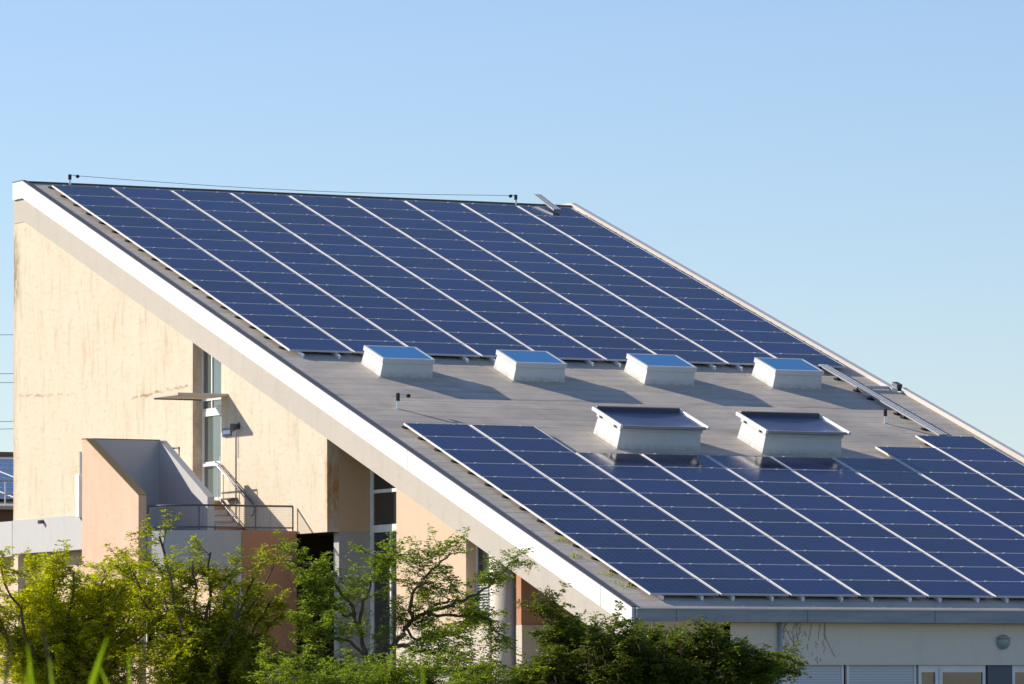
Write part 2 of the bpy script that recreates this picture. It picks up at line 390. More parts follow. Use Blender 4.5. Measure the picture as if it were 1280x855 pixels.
# windows: in the plane x = const (gable) or y = const (front)
def win_x(x, y0, y1, z0, z1, bars_y=(), bars_z=(), fw=.07, glass='glassdark', name='window', top=None, label=None):
    """y0 > y1 ; top: function giving the sloping head"""
    zt = (lambda y: z1) if top is None else top
    f = MB()
    f.prism_x([(y0, z0), (y0, zt(y0)), (y0-fw, zt(y0-fw)), (y0-fw, z0)], x, x+.07)
    f.prism_x([(y1+fw, z0), (y1+fw, zt(y1+fw)), (y1, zt(y1)), (y1, z0)], x, x+.07)
    f.box(x+.002, x+.068, y1+fw, y0-fw, z0, z0+fw)
    if top is None: f.box(x+.002, x+.068, y1+fw, y0-fw, z1-fw, z1)
    for by, bw in bars_y: f.prism_x([(by+bw/2, z0+.01), (by+bw/2, zt(by+bw/2)-.01), (by-bw/2, zt(by-bw/2)-.01), (by-bw/2, z0+.01)], x+.004, x+.066)
    for bz, bh in bars_z: f.box(x-.006, x+.06, y1+.01, y0-.01, bz-bh/2, bz+bh/2)
    w = bp(f, name, M['white'], label)
    bp(MB().prism_x([(y0-.02, z0+.02), (y0-.02, zt(y0)-.02), (y1+.02, zt(y1)-.02), (y1+.02, z0+.02)], x+.03, x+.045), 'pane', M[glass], None, w)
    return w
# glazing above the awning, the entrance door
tp = lambda y: zb(y) - .02
win_x(-.2, -9.79, -11.43, 9.42, 0, [(-10.35, .05)], [], .05, 'glassclear', top=tp)
dr = win_x(-.2, -9.80, -10.98, 6.95, 9.16, [], [(7.85, .11), (9.06, .10)], .09, 'glassclear', 'door')
bp(MB().box(-.25, -.20, -10.95, -9.95, 7.80, 7.86).tube([(-.24, -10.93, 7.80), (-.24, -10.93, 8.0)], .015), 'handle', M['white'], None, dr)
win_x(-.2, -10.99, -11.43, 6.95, 9.16, [], [], .06, 'glassclear')
win_x(-.2, -9.79, -11.43, 9.165, 9.415, [(-10.35, .05)], [], .03, 'glassclear')
# tall glazing behind the tan return
win_x(.65, -17.225, -20.77, 2.6, 0, [(-17.33, .12), (-19.2, .09), (-20.1, .09)], [(6.93, .08), (6.07, .17)], .09, 'glassdark', top=tp)
bp(MB().box(.642, .70, -18.33, -18.26, 2.7, 5.98), 'mullion', M['white'])
# narrow window by the column
w3 = win_x(-.2, -24.165, -24.98, 3.74, 0, [(-24.88, .18)], [(4.80, .08)], .05, 'glassdark', top=tp)
lv = MB()
for k in range(15): lv.box(-.225, -.20, -24.78, -24.24, 3.80+k*.063, 3.84+k*.063)
bp(lv, 'louvre', M['shutter'], None, w3)
bp(MB().box(W-.03, -.16, -24.98, -24.165, 3.722, 3.739), 'sill', M['terra'])
# windows under the pale band
win_x(-.22, -23.0, -23.6, .9, 2.83, [], [], .06); win_x(-.22, -23.7, -24.4, .9, 2.83, [], [], .06, 'shutter'); win_x(-.22, -24.45, -25.1, .9, 2.83, [], [], .06)
# lower left windows of the gable
for (a, b_, z0, z1) in ((.9, -.3, 4.0, 5.4), (-2.2, -3.4, 3.2, 5.2), (-5.5, -6.7, 3.2, 5.2)):
    win_x(W+.42, a, b_, z0, z1, [((a+b_)/2, .07)], [], .07)
def win_y(x0, x1, z0, z1, kind):
    y = Y2 + .10
    if kind == 'shutter':
        f = MB().box(x0, x0+.05, y-.02, y+.06, z0, z1).box(x1-.05, x1, y-.02, y+.06, z0, z1); w = bp(f, 'window', M['white'])
        bp(MB().box(x0+.051, x1-.051, y, y+.03, z0, z1), 'shutter', M['shutter'], None, w)
    elif kind == 'glass':
        f = MB(); fw = .07; xm = x0 + (x1-x0)*.30
        f.box(x0, x0+fw, y-.02, y+.05, z0, z1).box(x1-fw, x1, y-.02, y+.05, z0, z1).box(x0+fw, x1-fw, y-.018, y+.048, z1-fw-.08, z1).box(x0+fw, x1-fw, y-.018, y+.048, z0, z0+fw)
        f.box(xm-.09, xm+.09, y-.024, y+.046, z0+fw, z1-fw)
        w = bp(f, 'window', M['white'])
        bp(MB().box(x0+.02, x1-.02, y+.012, y+.025, z0+.02, z1-.02), 'pane', M['glassdark'], None, w)
        bp(MB().box(xm-.006, xm+.006, y-.027, y-.0245, z0+fw, z1-fw), 'gasket', M['dark_metal'], None, w)
    else:
        bp(MB().box(x0, x1, y-.05, y+.1, z0, z1), 'infill_panel', M['panelgrey'])
for a, b_, k in ((3.44, 4.80, 's'), (4.88, 6.60, 's'), (6.66, 8.34, 'g'), (8.38, 8.99, 'p'), (9.02, 10.7, 'g'), (10.76, 12.4, 's'), (12.46, 14.1, 'g'), (14.15, 15.2, 's')):
    win_y(a, b_, .901, 2.813, {'s': 'shutter', 'g': 'glass', 'p': 'panel'}[k])

# entrance terrace: slab with rounded corner, pier, sloping side walls, steps
arc = [(-.46, -15.62), (-2.3, -15.62), (-2.9, -15.54), (-3.3, -15.36), (-3.58, -15.08), (-3.72, -14.75), (-3.75, -14.3), (-3.75, -11.2), (-.46, -11.2)]
bp(MB().prism_z(arc, 5.16, 6.06), 'terrace_slab', M['slab'])
bp(MB().box(-1.86, -.462, -15.64, -14.72, 0, 6.065), 'pier', M['terra'])
bp(MB().box(-1.875, -1.861, -15.63, -14.70, 0, 5.155), 'pier_side', M['white_wall'])
sw = lambda y: 8.33 + (y + 11.42)*.475
def side_wall(x0, x1, ye, m, z0, nm, lab=None):
    o = bp(MB().prism_x([(-11.2, 8.33), (-11.42, 8.33), (ye, 6.89), (ye, z0), (-11.2, z0)], x0, x1), nm, m, lab); return o
side_wall(-3.95, -3.752, -14.48, M['pink'], 0, 'side_wall', 'pink sloping outer wall of the entrance steps')
bp(MB().prism_x([(-11.19, 8.331), (-11.19, 8.345), (-11.43, 8.345), (-14.49, 6.905), (-14.49, 6.891), (-11.42, 8.331)], -3.965, -3.74), 'wall_coping', mat('mossy_coping', (.20, .15, .07), .9))
side_wall(-2.05, -1.87, -14.15, M['slab'], 6.061, 'side_wall', 'grey sloping inner wall beside the steps')
bp(MB().box(-3.751, -2.051, -11.42, -11.22, 6.061, 8.33), 'back_wall', M['slab'])
bp(MB().box(-3.76, -2.04, -11.43, -11.2, 8.331, 8.35), 'wall_coping', M['edge_dark'])
st = MB(); nz = MB()
for k, (ya, z) in enumerate(((-12.72, 6.225), (-12.42, 6.39), (-12.12, 6.555), (-11.83, 6.72))):
    st.box(-1.868, W-.021, ya, -11.56, z-.165 if k else 6.061, z-.03); nz.box(-1.868, W-.022, ya-.03, -11.562, z-.03, z)
st.box(-1.868, W-.021, -11.559, -8.6, 6.061, 6.93)
bp(st, 'steps', M['white_wall']); bp(nz, 'step_nosing', M['terra'])
bp(MB().box(-1.80, W-.022, -11.573, -11.561, 6.73, 6.90), 'step_marking', M['yellow'])

# ------------------------------------------------------------------ fittings on the gable
a = tag(empty('awning', (W, -11.0, 9.4)), 'thin flat awning slab over the glazed entrance door', 'awning')
MB().prism_x([(-10.3, 9.40), (-10.3, 9.46), (-11.82, 9.46), (-11.82, 9.40)], -1.75, W).build('canopy', M['pale'], a)
MB().box(-1.70, -.45, -10.36, -10.32, 9.37, 9.399).build('bracket', M['dark_metal'], a)
g = tag(empty('guardrail', (-2.3, -15.6, 6.06)), 'dark guardrail with wire mesh curving along the terrace edge', 'guardrail')
gl = [(-.52, -15.56), (-1.48, -15.56), (-2.3, -15.56), (-2.88, -15.49), (-3.25, -15.32), (-3.52, -15.05), (-3.66, -14.72), (-3.69, -14.45)]
MB().tube([(x, y, 6.64) for x, y in gl], .024).build('top_rail', M['dark_metal'], g, smooth=True)
MB().tube([(x, y, 6.14) for x, y in gl], .018).build('bottom_rail', M['dark_metal'], g, smooth=True)
for i in (0, 1, 3, 7):
    x, y = gl[i]; MB().tube([(x, y, 6.062), (x, y, 6.635)], .02).build('post', M['dark_metal'], g)
mesh = MB(); 
for k in range(1, 10): mesh.tube([(x, y, 6.14+k*.05) for x, y in gl], .0022, 4, cap=False)
for i in range(len(gl)-1):
    (xa, ya), (xb, yb) = gl[i], gl[i+1]; L = math.hypot(xb-xa, yb-ya); nn = max(1, int(L/.05))
    for k in range(nn):
        t = k/nn; mesh.tube([(xa+(xb-xa)*t, ya+(yb-ya)*t, 6.14), (xa+(xb-xa)*t, ya+(yb-ya)*t, 6.64)], .0022, 4, cap=False)
mesh.build('wire_mesh', M['steel'], g)
h = tag(empty('handrail', (-.52, -12, 6.9)), 'slanting steel handrail on the wall beside the entrance steps', 'handrail')
MB().tube([(-.53, -11.3, 7.85), (-.53, -11.42, 7.82), (-.53, -13.38, 6.80), (-.53, -13.5, 6.66), (-.53, -13.42, 6.52), (-.53, -13.3, 6.5)], .022).build('rail', M['dark_metal'], h, smooth=True)
MB().tube([(-.53, -11.3, 7.76), (-.53, -11.42, 7.74), (-.53, -13.3, 6.76)], .016).build('rail', M['steel'], h, smooth=True)
MB().tube([(-.53, -11.46, 6.98), (-.53, -13.1, 6.1)], .018).build('rail', M['dark_metal'], h)
MB().tube([(-.53, -11.46, 7.8), (-.53, -11.46, 6.95)], .016).build('post', M['steel'], h)
MB().tube([(-.53, -12.0, 7.52), (-.44, -12.0, 7.48)], .01).tube([(-.53, -13.0, 7.0), (-.44, -13.0, 6.96)], .01).build('bracket', M['steel'], h)
h2 = tag(empty('handrail', (-1.3, -13, 6.06)), 'low curled dark handrail end at the foot of the entrance steps', 'handrail')
MB().tube([(-1.8, -14.0, 6.07), (-1.8, -14.05, 6.2), (-1.8, -13.95, 6.30), (-1.8, -13.75, 6.28), (-1.8, -13.6, 6.15), (-1.8, -13.7, 6.07)], .022).build('rail', M['dark_metal'], h2, smooth=True)
h3 = tag(empty('guardrail', (-1.9, -9.5, 6.93)), 'small dark guardrail frame rising behind the sloping grey wall', 'guardrail')
MB().tube([(-1.8, -12.0, 7.6), (-1.8, -12.0, 8.14), (-1.8, -9.6, 8.14), (-1.8, -9.6, 6.93)], .022).build('top_rail', M['dark_metal'], h3)
MB().tube([(-1.8, -11.0, 6.93), (-1.8, -11.0, 8.13)], .018).build('post', M['dark_metal'], h3)
s = tag(empty('door_sign', (W, -11.76, 8.54)), 'small blue and white plate beside the entrance door', 'sign')
MB().box(W-.02, W-.001, -12.02, -11.52, 8.44, 8.64).build('plate', M['sign'], s)
MB().box(W-.024, W-.021, -11.97, -11.57, 8.50, 8.59).build('white_field', M['white'], s)
l = tag(empty('wall_lamp', (W, -12.42, 8.62)), 'dark wall lamp in the shade of the awning', 'lamp')
MB().tube([(-.45, -12.42, 8.66), (-.62, -12.42, 8.62)], .055, 12, .10).build('lamp_shade', M['dark_metal'], l)
MB().tube([(-.44, -12.42, 8.66), (-.46, -12.42, 8.66)], .09, 12).build('mount', M['dark_metal'], l)
c = tag(empty('conduit', (W, -12.27, 7.5)), 'thin cable conduit running down the wall below the dark lamp', 'conduit')
MB().tube([(-.455, -12.27, 8.52), (-.455, -12.27, 6.05)], .014).tube([(-.455, -12.40, 8.52), (-.455, -12.40, 7.9)], .008).build('pipe', M['steel'], c)
MB().box(-.60, W, -12.35, -11.75, 6.93, 6.96).box(-.60, -.57, -11.80, -11.75, 6.86, 6.93).build('bracket', M['dark_metal'], c)
d = tag(empty('downpipe', (W, -3.0, 6.8)), 'short downpipe with white cover on the cream wall left of the pink wall', 'downpipe')
MB().tube([(-.50, -3.12, 8.46), (-.50, -3.12, 7.86)], .035, 10).build('pipe', M['steel'], d)
MB().box(-.58, W, -3.2, -2.95, 6.80, 7.88).build('cover', M['white'], d, bevel=.01)
sp = tag(MB().tube([(W-.02, -.62, 6.78), (W-.16, -.66, 6.76)], .05, 10).build('rain_spout', M['dark_metal']), 'small dark rain spout in the grey band at the foot of the gable', 'spout')

# fittings on the front
d = tag(empty('downpipe', (3.17, Y2, 0)), 'pale blue downpipe on the shaded front wall beside the dark tree', 'downpipe')
MB().tube([(3.17, Y2-.06, 0), (3.17, Y2-.06, 3.70)], .045, 12).build('pipe', mat('pale_blue_pvc', (.36, .42, .52), .5), d, smooth=True)
for zz in (1.2, 3.0): MB().box(3.11, 3.23, Y2-.11, Y2, zz, zz+.03).build('pipe_clip', M['steel'], d)
l = tag(empty('bulkhead_lamp', (8.73, Y2, 3.31)), 'round bulkhead lamp on the shaded front wall above the windows', 'lamp')
bpy_r = Matrix.Rotation(R(90), 4, 'X')
def dome(c, prof, n=24):
    mb = MB().lathe((0,0,0), prof, n); mb.v = [tuple(bpy_r @ Vector(p) + Vector(c)) for p in mb.v]; return mb
dome((8.73, Y2, 3.31), [(.155, 0), (.155, .03), (.13, .06), (.06, .085), (0.01, .09)]).build('diffuser', mat('frosted_glass', (.30, .34, .33), .35), l, smooth=True)
dome((8.73, Y2, 3.31), [(.16, 0), (.16, .045)]).build('base', M['fascia'], l)
MB().box(8.575, 8.885, Y2-.11, Y2-.03, 3.385, 3.41).build('rim', M['fascia'], l)
vn = MB(); rr = random.Random(3)
for k in range(11):
    x0 = rr.uniform(3.3, 4.5); pts = [(x0, Y2-.008, 3.69)]; x = x0; z = 3.69
    for j in range(rr.randint(3, 9)):
        x += rr.uniform(-.09, .09); z -= rr.uniform(.05, .12); pts.append((x, Y2-.008, z))
    vn.tube(pts, .006, 5)
for k in range(24):
    x0 = rr.uniform(3.3, 4.2); z = rr.uniform(2.9, 3.6); vn.tube([(x0, Y2-.006, z), (x0+rr.uniform(-.08, .08), Y2-.008, z-rr.uniform(.04, .12))], rr.uniform(.004, .009), 5)
tag(vn.build('dried_vine', M['vine']), 'dried vine stems clinging to the front wall beside the downpipe', 'vine')

# ------------------------------------------------------------------ solar panels
CWP, RHP = 1.70, 1.0098
ANG = math.radians(19.7526)
proto = empty('solar_panel', (0, 0, 0), (ANG, 0, 0))
w2, h2_ = 1.648/2, .993/2
fr = MB(); fw = .012; t = .042
fs = .022
fr.box(-w2, -w2+fs, -h2_, h2_, -t, 0).box(w2-fs, w2, -h2_, h2_, -t, 0)
fr.box(-w2+fs, w2-fs, -h2_, -h2_+fw, -t, 0).box(-w2+fs, w2-fs, h2_-fw, h2_, -t, 0)
fo = fr.build('panel_frame', M['frame'], proto, world=False); fo.data.materials.append(M['end_frame'])
for pl in fo.data.polygons[12:]: pl.material_index = 1
MB().box(-w2+fs, w2-fs, -h2_+fw, h2_-fw, -.03, -.003).build('cells', M['cells'], proto, world=False)
for sx in (-.47, .48):
    MB().box(sx-.03, sx+.03, h2_-.012, h2_+.022, -.02, .006).build('clamp', M['frame'], proto, world=False)
ORD = ['first', 'second', 'third', 'fourth', 'fifth', 'sixth', 'seventh', 'eighth', 'ninth', 'tenth', 'eleventh', 'twelfth', 'thirteenth', 'fourteenth', 'fifteenth']
rp = random.Random(5); npan = 0
def place_panel(c, r, u0, v0, where):
    global npan
    o = proto if npan == 0 else copy_tree(proto)
    npan += 1
    o.location = P(u0 + (c+.5)*CWP, v0 + (r+.5)*RHP)
    o.rotation_euler = (ANG + R(rp.gauss(0, .10)), R(rp.gauss(0, .10)), 0)
    tag(o, 'blue solar panel, %s column from left, %s row from top, %s array' % (ORD[c], ORD[r], where), 'solar panel', 'blue solar panels of the %s array' % where)
for c_ in range(9):
    for r_ in range(15): place_panel(c_, r_, 0, 0, 'upper')
U0L, V0L = .2106, 21.0305
start = [0, 0, 2, 2, 2, 2, 2, 1, 0]
for c_ in range(9):
    for r_ in range(start[c_], 12): place_panel(c_, r_, U0L, V0L, 'lower')
# slope rails under the panels (two to a column), their ends show at the lower edge
def rail(u, v0, v1, label, grp):
    m = empty('mounting_rail', P(u, v1, -.085), (ANG, 0, 0)); L = (v1 - v0)
    MB().box(-.022, .022, 0, L, -.04, .04).build('rail', M['alu'], m, world=False)
    MB().box(-.026, .026, -.012, 0, -.044, .044).build('end_cap', M['white'], m, world=False)
    tag(m, label, 'rail', grp)
for c_ in range(9):
    for k, off in enumerate((.30, 1.25)):
        rail(c_*CWP+off, -.05, 15.34, '%s white tipped rail under the %s column of the upper panels' % (('left', 'right')[k], ORD[c_]), 'rails under the upper array')
        rail(U0L+c_*CWP+off, V0L+start[c_]*RHP-.14, V0L+12*RHP+.05, '%s rail under the %s column of the lower panels' % (('left', 'right')[k], ORD[c_]), 'rails under the lower array')
# black rubber feet that stick out along the array edges
ft = None
def foot(u, v, label, grp):
    global ft
    if ft is None:
        ft = empty('support_foot', (0,0,0), (ANG, 0, 0))
        MB().lathe((0,0,0), [(.10, 0), (.10, .018), (.08, .028)], 16).build('pad', M['black'], ft, world=False)
        MB().box(-.03, .03, -.03, .03, .03, .07).build('bracket', M['dark_metal'], ft, world=False)
        o = ft
    else: o = copy_tree(ft)
    o.location = P(u, v, HR+.001); tag(o, label, 'support foot', grp)
for k in range(18): foot(.11, -.18+k*.868, 'black support foot under the left edge of the upper array, %s from the top' % (ORD+['sixteenth', 'seventeenth', 'eighteenth'])[k], 'feet along the left edge of the upper array')
for k in range(14): foot(.33, 20.98+k*.863, 'black support foot under the left edge of the lower array, %s from the top' % ORD[k], 'feet along the left edge of the lower array')
for k in range(17): foot(15.44, .1+k*.868, 'black support foot at the far verge beside the upper array, %s from the top' % (ORD+['sixteenth', 'seventeenth', 'eighteenth'])[k], 'feet along the far edge of the upper array')

# ------------------------------------------------------------------ skylights
def skylight(u0, u1, v0, v1, hh, label):
    cu, cv = (u0+u1)/2, (v0+v1)/2
    s = empty('skylight', P(cu, cv, HR), (ANG, 0, 0)); tag(s, label, 'skylight', 'flat glass skylights between the arrays')
    a, b = (u1-u0)/2, (v1-v0)/2
    MB().frustum((-a-.12, a+.12, -b-.12, b+.12), (-a-.04, a+.04, -b-.04, b+.04), .0, .012).build('flashing', M['roof'], s, world=False)
    MB().frustum((-a, a, -b, b), (-a+.035, a-.035, -b+.035, b-.035), .01, hh-.12).build('kerb', M['curb'], s, world=False, bevel=.006)
    f = MB(); A, B_ = a-.005, b-.005; q = .055
    f.box(-A, A, -B_, -B_+q, hh-.119, hh).box(-A, A, B_-q, B_, hh-.119, hh).box(-A, -A+q, -B_+q, B_-q, hh-.119, hh).box(A-q, A, -B_+q, B_-q, hh-.119, hh)
    f.build('skylight_frame', M['curb'], s, world=False)
    MB().box(-A+q, A-q, -B_+q, B_-q, hh-.05, hh-.004).build('glass', M['skyglass'], s, world=False)
    return s
skylight(1.61, 2.99, 15.78, 16.87, .47, 'blue glass skylight nearest the white verge board, leftmost of the four flat ones')
skylight(5.12, 6.50, 15.80, 16.89, .47, 'blue glass skylight second from the left in the row of four flat ones')
skylight(8.68, 10.06, 15.78, 16.87, .47, 'blue glass skylight third from the left in the row of four flat ones')
skylight(12.24, 13.62, 15.78, 16.87, .47, 'blue glass skylight nearest the cable tray, rightmost of the four flat ones')
def big_skylight(u0, u1, v0, v1, label):
    hh = .52; cu, cv = (u0+u1)/2, (v0+v1)/2
    s = empty('skylight', P(cu, cv, HR), (ANG, 0, 0)); tag(s, label, 'skylight', 'large skylights with sun screens')
    a, b = (u1-u0)/2, (v1-v0)/2
    MB().frustum((-a-.12, a+.12, -b-.12, b+.12), (-a-.04, a+.04, -b-.04, b+.04), .0, .012).build('flashing', M['roof'], s, world=False)
    MB().frustum((-a, a, -b, b), (-a+.04, a-.04, -b+.04, b-.04), .01, hh-.1).build('kerb', M['curb'], s, world=False, bevel=.006)
    MB().box(-a+.01, a-.01, -b+.01, b-.01, hh-.099, hh-.02).build('skylight_frame', M['curb'], s, world=False, bevel=.008)
    MB().box(-a+.07, a-.07, -b+.07, b-.07, hh-.019, hh-.01).build('glass', M['glassdark'], s, world=False)
    for sx in (-1, 1):
        MB().box(sx*(a+.05)-.035, sx*(a+.05)+.035, -b-.14, b+.10, hh+.02, hh+.10).build('guide_rail', M['alu'], s, world=False, bevel=.01)
        for yy in (-b*.6, b*.6): MB().box(sx*(a-.0)-.03, sx*(a-.0)+.03, yy-.03, yy+.03, hh-.06, hh+.02).build('bracket', M['dark_metal'], s, world=False)
    MB().box(-a-.0, a+.0, b+.0, b+.08, hh+.02, hh+.13).build('screen_box', M['dark_metal'], s, world=False, bevel=.01)
    MB().box(-a-.0, a+.0, -b-.10, -b-.04, hh+.01, hh+.075).build('pull_bar', M['fascia'], s, world=False, bevel=.01)
    fb = MB(); nx, ny = 16, 14; vs = []
    for j in range(ny+1):
        for i in range(nx+1):
            X = -a+.02+(2*a-.04)*i/nx; Y = -b-.05+(2*b+.06)*j/ny
            sag = .056*math.sin(math.pi*i/nx)**.7*math.sin(math.pi*j/ny)**.8
            vs.append((X, Y, hh+.058-sag))
    fb.add(vs, [(j*(nx+1)+i, j*(nx+1)+i+1, (j+1)*(nx+1)+i+1, (j+1)*(nx+1)+i) for j in range(ny) for i in range(nx)])
    fb.build('screen', M['screen'], s, smooth=True, world=False)
big_skylight(5.10, 7.29, 21.10, 22.31, 'large skylight with a dark sun screen, the left one of the two')
big_skylight(8.86, 10.99, 21.22, 22.45, 'large skylight with a dark sun screen, the right one of the two')

# ------------------------------------------------------------------ small things on the roof
def anchor(u, v, hh, label, ball=None):
    s = tag(empty('anchor_post', P(u, v, HR)), label, 'anchor post', 'anchor posts on the roof'); o = P(u, v, HR)
    MB().tube([o, o+Vector((0,0,hh*.5))], .035, 10).build('sleeve', M['steel'], s)
    MB().tube([o+Vector((0,0,hh*.5)), o+Vector((0,0,hh))], .045, 10).build('post', M['black'], s)
    if ball:
        q = o + Vector((ball, 0, hh*.85))
        MB().tube([o+Vector((0,0,hh*.95)), q+Vector((0,0,.02))], .010).build('arm', M['steel'], s)
        MB().lathe(q-Vector((0,0,.05)), [(.01, 0), (.05, .03), (.055, .06), (.03, .09)], 12).build('cap', M['black'], s, smooth=True)
    return o + Vector((ball or 0, 0, hh*.9))
wa = anchor(.80, -.62, .27, 'dark anchor post at the left end of the ridge wire', .22)
wb = anchor(13.9, -.62, .27, 'dark anchor post at the right end of the ridge wire', -.16)
anchor(.86, 19.45, .36, 'dark anchor post on the felt near the white verge board', .27)
anchor(13.83, 19.65, .34, 'dark anchor post on the felt left of the cable tray')
mid = [wa.lerp(wb, i/16) - Vector((0, 0, .12*math.sin(math.pi*i/16))) for i in range(17)]
tag(MB().tube(mid, .007, 6).build('safety_wire', M['dark_metal']), 'thin wire stretched along the roof ridge between two posts', 'wire')
def tray(u, v0, v1, h0, h1, label, w=.20):
    s = tag(empty('cable_tray', P(u, (v0+v1)/2, HR)), label, 'cable tray')
    def q(du, v, dh): 
        t = (v-v0)/(v1-v0); return P(u+du, v, h0+(h1-h0)*t+dh)
    for nm, a, b, lo, hi, m in (('cover', -w/2, w/2, .035, .04, 'traygrey'), ('side', -w/2-.010, -w/2, 0, .045, 'traydark'), ('side', w/2, w/2+.010, 0, .045, 'traydark'), ('base', -w/2, w/2, 0, .008, 'steel'), ('rib', -.010, .010, .041, .048, 'traydark')):
        vs = [q(a, v0, lo), q(b, v0, lo), q(b, v1, lo), q(a, v1, lo), q(a, v0, hi), q(b, v0, hi), q(b, v1, hi), q(a, v1, hi)]
        MB().add(vs, [(0,1,2,3),(7,6,5,4),(0,4,5,1),(1,5,6,2),(2,6,7,3),(3,7,4,0)]).build(nm, M[m], s)
    return s
tray(14.66, 15.05, 20.95, -.03, -.03, 'long steel cable tray running down the felt between the two arrays')
tray(14.55, -.70, .55, .13, .04, 'short steel cable tray bending over the ridge at the top of the panels', .20)
pads = [(14.62, 15.9), (14.60, 16.9), (14.60, 17.6), (14.62, 18.85), (14.64, 19.15), (14.66, 20.1), (14.0, 21.4), (13.9, 22.3)]
tagn = ['first black rubber pad from the top beside the long cable tray', 'second black rubber pad from the top beside the long cable tray', 'third black rubber pad from the top beside the long cable tray', 'fourth black rubber pad from the top beside the long cable tray', 'fifth black rubber pad from the top beside the long cable tray', 'black rubber pad at the lower end of the long cable tray', 'black rubber pad beside the top corner of the last column of lower panels', 'black rubber pad beside the top corner of the second last column of lower panels']
for (u, v), lb in zip(pads, tagn): foot(u, v, lb, 'rubber pads by the cable tray')
s = tag(empty('cable_duct', P(15.2, 16.7, HR)), 'short dark cable duct crossing from the tray to the far verge', 'cable duct')
for nm, a, b, v0, v1, h0, h1, m in (('duct', 14.75, 15.82, 16.68, 16.74, .02, .09, 'steel'), ('junction_box', 15.80, 15.95, 16.55, 16.80, 0, .17, 'dark_metal')):
    vs = [P(x, v, HR+hh) for hh in (h0, h1) for x, v in ((a, v0), (b, v0), (b, v1), (a, v1))]
    MB().add(vs, [(0,1,2,3),(7,6,5,4),(0,4,5,1),(1,5,6,2),(2,6,7,3),(3,7,4,0)]).build(nm, M[m], s)
# moss tufts on the felt near the lower left corner
rm = random.Random(8)
for i, (u, v) in enumerate(((.15, 29.2), (-.1, 30.35), (.12, 31.6), (.1, 32.3))):
    mb = MB()
    for k in range(34):
        c0 = P(u+rm.gauss(0, .10), v+rm.gauss(0, .10), HR); L = rm.uniform(.03, .09); an = rm.uniform(0, 6.28)
        dx = Vector((math.cos(an), math.sin(an), 0))*.012; tip = c0 + Vector((rm.gauss(0, .02), rm.gauss(0, .02), L))
        mb.add([c0-dx, c0+dx, tip], [(0, 1, 2)])
    tag(mb.build('moss_tuft', M['leaf_mid']), ['moss tuft on the felt, topmost by the left edge of the lower array', 'moss tuft on the felt close to the white verge board', 'moss tuft on the felt third down by the left edge of the lower array', 'moss tuft on the felt by the bottom left corner of the lower array'][i], 'moss', 'moss tufts along the lower roof edge')

# ------------------------------------------------------------------ neighbouring terrace and roof seen past the gable's left corner
t = tag(empty('terrace_wall', (0, 6, 0)), 'grey terrace parapet continuing left of the cream gable', 'wall')
MB().box(-.44, 0.1, 1.48, 12, 5.95, 6.86).build('parapet', M['slab'], t)
MB().box(-.1, 0.1, 1.48, 12, 0, 5.949).build('lower_wall', M['cream_plain'], t)
nb = tag(empty('neighbouring_building', (-2, 24, 0)), 'far low building with a panelled roof left of the cream gable', 'building')
MB().box(-14, 18, 20, 34, 0, 7.9).build('wall', mat('brown_cladding', (.13, .07, .045), .8), nb)
MB().prism_x([(19.7, 7.9), (19.7, 8.0), (30, 10.0), (30, 7.9)], -14.2, 18.2).build('roof', M['roof'], nb)
MB().box(-14.2, 18.2, 29.9, 30.1, 9.9, 10.12).build('ridge_cap', mat('brown_cap', (.22, .11, .06), .7), nb)
an2 = math.atan2(2.0, 10.3); np_ = 0
proto2 = None
for i in range(4):
    for j in range(8):
        o = copy_tree(proto); yy = 20.6 + j*1.0; o.rotation_euler = (an2, 0, 0)
        o.location = (5.0 + i*1.7, 20.9+j*1.0, 8.0+(20.9+j*1.0-19.7)*(2./10.3)+.14)
        tag(o, 'far solar panel left of the gable, %s column from left, %s row up' % (ORD[i], ORD[j]), 'solar panel', 'solar panels on the far roof')
gr = tag(empty('guardrail', (-3, 19.8, 7.9)), 'galvanised guardrail in front of the far panelled roof', 'guardrail')
MB().tube([(-13, 19.85, 8.75), (17, 19.85, 8.75)], .03).build('top_rail', M['steel'], gr)
MB().tube([(-13, 19.85, 8.35), (17, 19.85, 8.35)], .02).build('mid_rail', M['steel'], gr)
for k in range(16): MB().tube([(-13+k*2, 19.85, 7.9), (-13+k*2, 19.85, 8.75)], .025).build('post', M['steel'], gr)

# overhead lines behind the building
pole = tag(empty('utility_pole', (24, 40, 0)), 'wooden utility pole carrying the overhead wires behind the building', 'pole')
MB().tube([(24, 40, 0), (24, 40, 15.4)], .16, 12, .11).build('pole_shaft', M['bark'], pole)
for i, z0 in enumerate((14.9, 13.6, 13.3, 12.0, 11.75)):
    a = Vector((-60, 40, z0+.0)); b = Vector((23.9, 40, z0)); pts = [a.lerp(b, k/24) - Vector((0, 0, 1.1*math.sin(math.pi*k/24))) for k in range(25)]
    tag(MB().tube(pts, .009, 5).build('power_cable', M['dark_metal']), 'thin overhead cable in the sky left of the gable, %s from the top' % ORD[i], 'cable', 'overhead cables behind the building')
    MB().box(23.75, 24.25, 39.95, 40.05, z0-.05, z0+.05).build('insulator', M['dark_metal'], pole)

